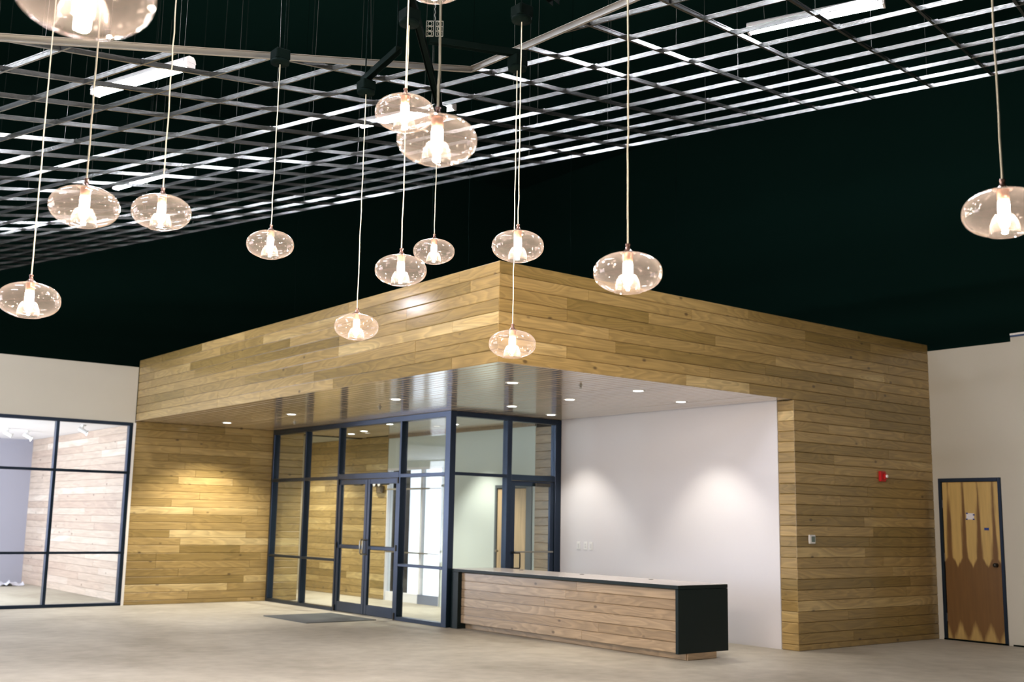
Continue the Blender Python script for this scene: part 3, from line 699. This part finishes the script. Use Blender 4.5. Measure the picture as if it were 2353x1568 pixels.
strut((-4.7,-3.1,ZC+.05), (-5.3,-3.9,ZC+.05), 'dark steel channel above the left pendants')
strut((-5.25,-2.8,ZC), (-5.1,-3.8,ZC), 'dark steel channel above the leftmost pendants')
strut((-3.45,-3.7,ZC+.10), (-4.6,-5.5,ZC+.10), 'dark steel channel above the large centre pendant')
strut((-3.2,-5.3,ZC), (-2.6,-6.8,ZC), 'dark steel channel above the right pendants')
strut((-4.3,-5.2,ZC+.05), (-6.1,-6.3,ZC+.05), 'dark steel channel above the biggest pendant')
# perforated bracket plates hanging from a chain
e = empty('hanging_bracket', (-2.96,-3.15,4.47)); setp(e, 'two perforated metal plates hanging from a chain at top centre', 'bracket')
def perf(dx):
    mb = MB(); W_, H_ = .045, .10
    mb.beam((dx-W_/2,0,0),(dx-W_/2,0,H_), .005, .004, Y); mb.beam((dx+W_/2,0,0),(dx+W_/2,0,H_), .005, .004, Y)
    for z in (0, .033, .066, .10): mb.beam((dx-W_/2,0,z),(dx+W_/2,0,z), .004, .006)
    for z in (.0165, .05, .083):
        mb.tube([(dx+.013*math.cos(a_*math.pi/5), 0, z+.013*math.sin(a_*math.pi/5)) for a_ in range(11)], .003, 5, False)
    return mb.obj('perforated_plate', M_wire, e)
for dx in (-.03, .03): perf(dx).rotation_euler = (0, 0, -.67)
MB().tube([(0,0,.10)]+[((.004 if s_ % 2 else -.004), 0, .10+.02*s_) for s_ in range(1, 30)]+[(0,0,RZ-4.47)], .003, 5, False).obj('chain', M_wire, e)

# ------------------------------------------------------------------ soffit downlights, sprinklers
ring_me = MB().lathe([(.058,.0),(.078,-.004),(.084,-.001),(.084,.004)], 28).mesh('trim_ring', M_plast)
lens_me = MB().lathe([(.001,-.001),(.058,-.002)], 28).mesh('lens', M_can)
def downlight(x, y, z, lb, p=1.0, spot=None, ang=88, grp='round downlights in the varnished soffit'):
    e = empty('downlight', (x, y, z)); setp(e, lb, 'downlight', grp)
    for nm, me in (('trim_ring', ring_me), ('lens', lens_me)):
        o = bpy.data.objects.new(nm, me); COL.objects.link(o); o.parent = e
    if p > .75:
        d = bpy.data.lights.new('downlight_beam', 'SPOT'); d.energy = CAN_W*p; d.color = (1,.93,.82); d.spot_size = math.radians(ang); d.spot_blend = .55; d.shadow_soft_size = .05
        o = bpy.data.objects.new('downlight_beam', d); COL.objects.link(o); o.parent = e; o.location = (0,0,-.02)
CANS = [(1.23,9.08,'downlight nearest the golden board wall, far left in the soffit',3.15),
 (1.25,6.79,'second downlight from the left in the soffit',.7),
 (1.19,3.74,'third downlight from the left in the soffit',.7),
 (1.16,1.23,'downlight closest to the outer corner of the soffit',.8),
 (2.79,3.30,'downlight above the corner of the glazing',.6),
 (3.93,3.82,'downlight by the right end of the glazing head, beside the niche wall',.85),
 (2.75,2.06,'downlight in the middle over the counter',.8),
 (2.68,.75,'downlight over the near end of the counter',.7),
 (3.90,1.21,'rightmost downlight, close to the niche wall',.82),
 (3.90,9.54,'downlight inside the vestibule near its board wall',1.6),
 (3.70,8.75,'second downlight inside the vestibule near its board wall',1.2),
 (3.95,6.29,'downlight inside the vestibule just behind the corner post',1.7),
 (3.20,7.10,'downlight inside the vestibule behind the pane next to the doors',1.7)]
for x, y, lb in ((3.75, 11.2, 'downlight in the raised lobby ceiling behind the vestibule'), (3.75, 12.1, 'second added downlight in the raised lobby ceiling behind the vestibule')): downlight(x, y, 3.339, lb, 2.2)  # added lamps that brighten the board wall behind the vestibule
for x, y, lb, p in CANS: downlight(x, y, ZB-.001, lb, p, ang=118 if p > 3.1 else 92)
for x, y, lb in ((1.83,.82,'small sprinkler head in the soffit right of the corner downlight'), (1.93,8.0,'small sprinkler head in the soffit near the second downlight'), (1.56,4.74,'small sprinkler head in the soffit left of the corner post')):
    e = empty('sprinkler_head', (x, y, ZB)); setp(e, lb, 'sprinkler')
    MB().lathe([(.03,0),(.03,-.004),(.012,-.006),(.009,-.03)], 16).obj('body', M_chrome, e)
    MB().tube([(.009,0,-.01),(.016,0,-.02),(.004,0,-.04)], .0025, 5).tube([(-.009,0,-.01),(-.016,0,-.02),(-.004,0,-.04)], .0025, 5).obj('arm', M_chrome, e)
    MB().lathe([(.001,-.042),(.022,-.042),(.022,-.040),(.001,-.039)], 12).obj('deflector', M_chrome, e)

# ------------------------------------------------------------------ track spots in the shop
for k, (x, y, lb) in enumerate(((-.64,14.0,'white track spotlight in the shop, the right one of two'), (-1.10,13.6,'white track spotlight in the shop, the left one of two'), (-.35,11.6,'white track spotlight in the shop nearest the window mullion'))):
    e = empty('track_spotlight', (x, y, ZB)); setp(e, lb, 'spotlight', 'white track spots on the shop ceiling')
    MB().bbox(-.03,.03,-.06,.06,-.03,0,.004).obj('adapter', M_plast, e)
    MB().tube([(0,0,-.03),(0,0,-.075)], .009, 8).obj('stem', M_plast, e)
    h = MB().lathe([(.03,-.085),(.036,-.08),(.036,.06),(.052,.085),(.048,.085),(.034,.055)], 20, capb=True).obj('lamp_head', M_plast, e)
    h.location = (0,0,-.105); h.rotation_euler = (0, math.radians(118), math.radians(-20))
    if k == 1: continue
    d = bpy.data.lights.new('spot_beam', 'SPOT'); d.energy = 85; d.color = (1,.97,.95); d.spot_size = math.radians(110); d.spot_blend = .8; d.shadow_soft_size = .05
    o = bpy.data.objects.new('spot_beam', d); COL.objects.link(o); o.parent = e; o.location = (.08,0,-.14); o.rotation_euler = (0, math.radians(35), 0)
# crumpled plastic sheet on the shop floor
rp = random.Random(3); nx, ny = 14, 8; vs = []; fs = []
for a in range(nx+1):
    for b_ in range(ny+1): vs.append((a*.06-.42, b_*.06-.24, abs(rp.gauss(0,.035))+.004))
for a in range(nx):
    for b_ in range(ny): q = a*(ny+1)+b_; fs.append((q, q+ny+1, q+ny+2, q+1))
MB().add(vs, fs, True).obj('plastic_sheet', M_plaswrap, label='crumpled clear plastic sheet on the shop floor by the grey wall', cat='plastic sheet').location = (-.42, 15.9, 0)

# ------------------------------------------------------------------ small wall things
e = empty('fire_alarm_strobe', (6.45, 0, 2.155)); setp(e, 'red fire alarm strobe on the dark board wall', 'alarm')
MB().bbox(-.062,.062,-.03,.01,-.068,.068,.008).obj('housing', M_red, e)
MB().bbox(-.005,.055,-.058,-.028,-.035,.035,.006).obj('strobe_mount', M_red, e)
MB().lathe([(.024,0),(.022,.012),(.012,.02),(.001,.022)], 16, capb=True).obj('strobe_lens', M_lens, e).matrix_local = Matrix.Translation((.03,-.058,0)) @ Matrix.Rotation(R90, 4, 'X')
e = empty('thermostat', (4.917, .006, 1.325)); setp(e, 'small white thermostat with grey display on the board wall', 'thermostat')
MB().bbox(-.06,.06,-.028,0,-.055,.055,.008).obj('case', M_plast, e); MB().bbox(-.025,.042,-.031,-.027,-.033,.036,.002).obj('display', M_lcd, e)
SW = [(3.975,'leftmost of three white wall plates on the niche wall','switch'), (3.82,'middle one of three white wall plates on the niche wall','socket'), (3.70,'rightmost of three white wall plates on the niche wall','switch')]
for y, lb, kd in SW:
    e = empty('wall_plate', (XW, y, 1.14)); setp(e, lb, 'wall plate', 'white wall plates behind the counter')
    MB().bbox(-.007,0,-.037,.037,-.058,.058,.003).obj('plate', M_plast, e)
    if kd == 'switch': MB().bbox(-.013,-.006,-.016,.016,-.032,.032,.002).obj('rocker', M_house, e)
    else:
        for z in (-.02,.02): MB().bbox(-.010,-.006,-.015,.015,z-.014,z+.014,.002).obj('receptacle', M_house, e)
# paper notice with tape, tape strip on the door
yn = -.516
e = empty('paper_notice', (XR+.003, yn, 1.655)); setp(e, 'small blank paper note held by blue tape on the veneer door', 'paper')
MB().bbox(-.0015,0,-.055,.055,-.042,.042,.0004).obj('sheet', M_paper, e)
for yy, zz in ((-.05,-.038),(.05,-.038),(-.055,.02),(.045,.04)): MB().box(-.0022,-.0008,yy-.014,yy+.014,zz-.009,zz+.009).obj('tape', M_tape, e)
MB().box(-.0012,0,-.033,.033,-.017,.017).obj('tape_strip', M_tape, label='short strip of blue tape on the veneer door', cat='tape').location = (XR+.003, -.742, 1.49)
# emergency light inside vestibule
e = empty('emergency_light', (XW+.012, 9.60, 2.10)); setp(e, 'bronze twin-head emergency light on the vestibule board wall', 'emergency light')
MB().bbox(-.07,0,-.10,.10,-.14,.0,.01).obj('housing', M_emg, e)
for y in (-.085,.085):
    MB().lathe([(.035,-.03),(.055,0),(.06,.035),(.05,.036)], 18, capb=True).obj('lamp_head', M_emg, e).matrix_local = Matrix.Translation((-.09,y,.03)) @ Matrix.Rotation(-R90, 4, 'Y')
    MB().lathe([(.05,0),(.03,.012),(.001,.016)], 16).obj('lens', M_lens, e).matrix_local = Matrix.Translation((-.124,y,.03)) @ Matrix.Rotation(-R90, 4, 'Y')
# entrance mat
e = MB().bbox(-.575,.575,-.68,.68,0,.012,.004).obj('entrance_mat', M_mat, label='flat dark grey entrance mat in front of the double doors', cat='mat'); e.location = (1.72, 6.50, 0)
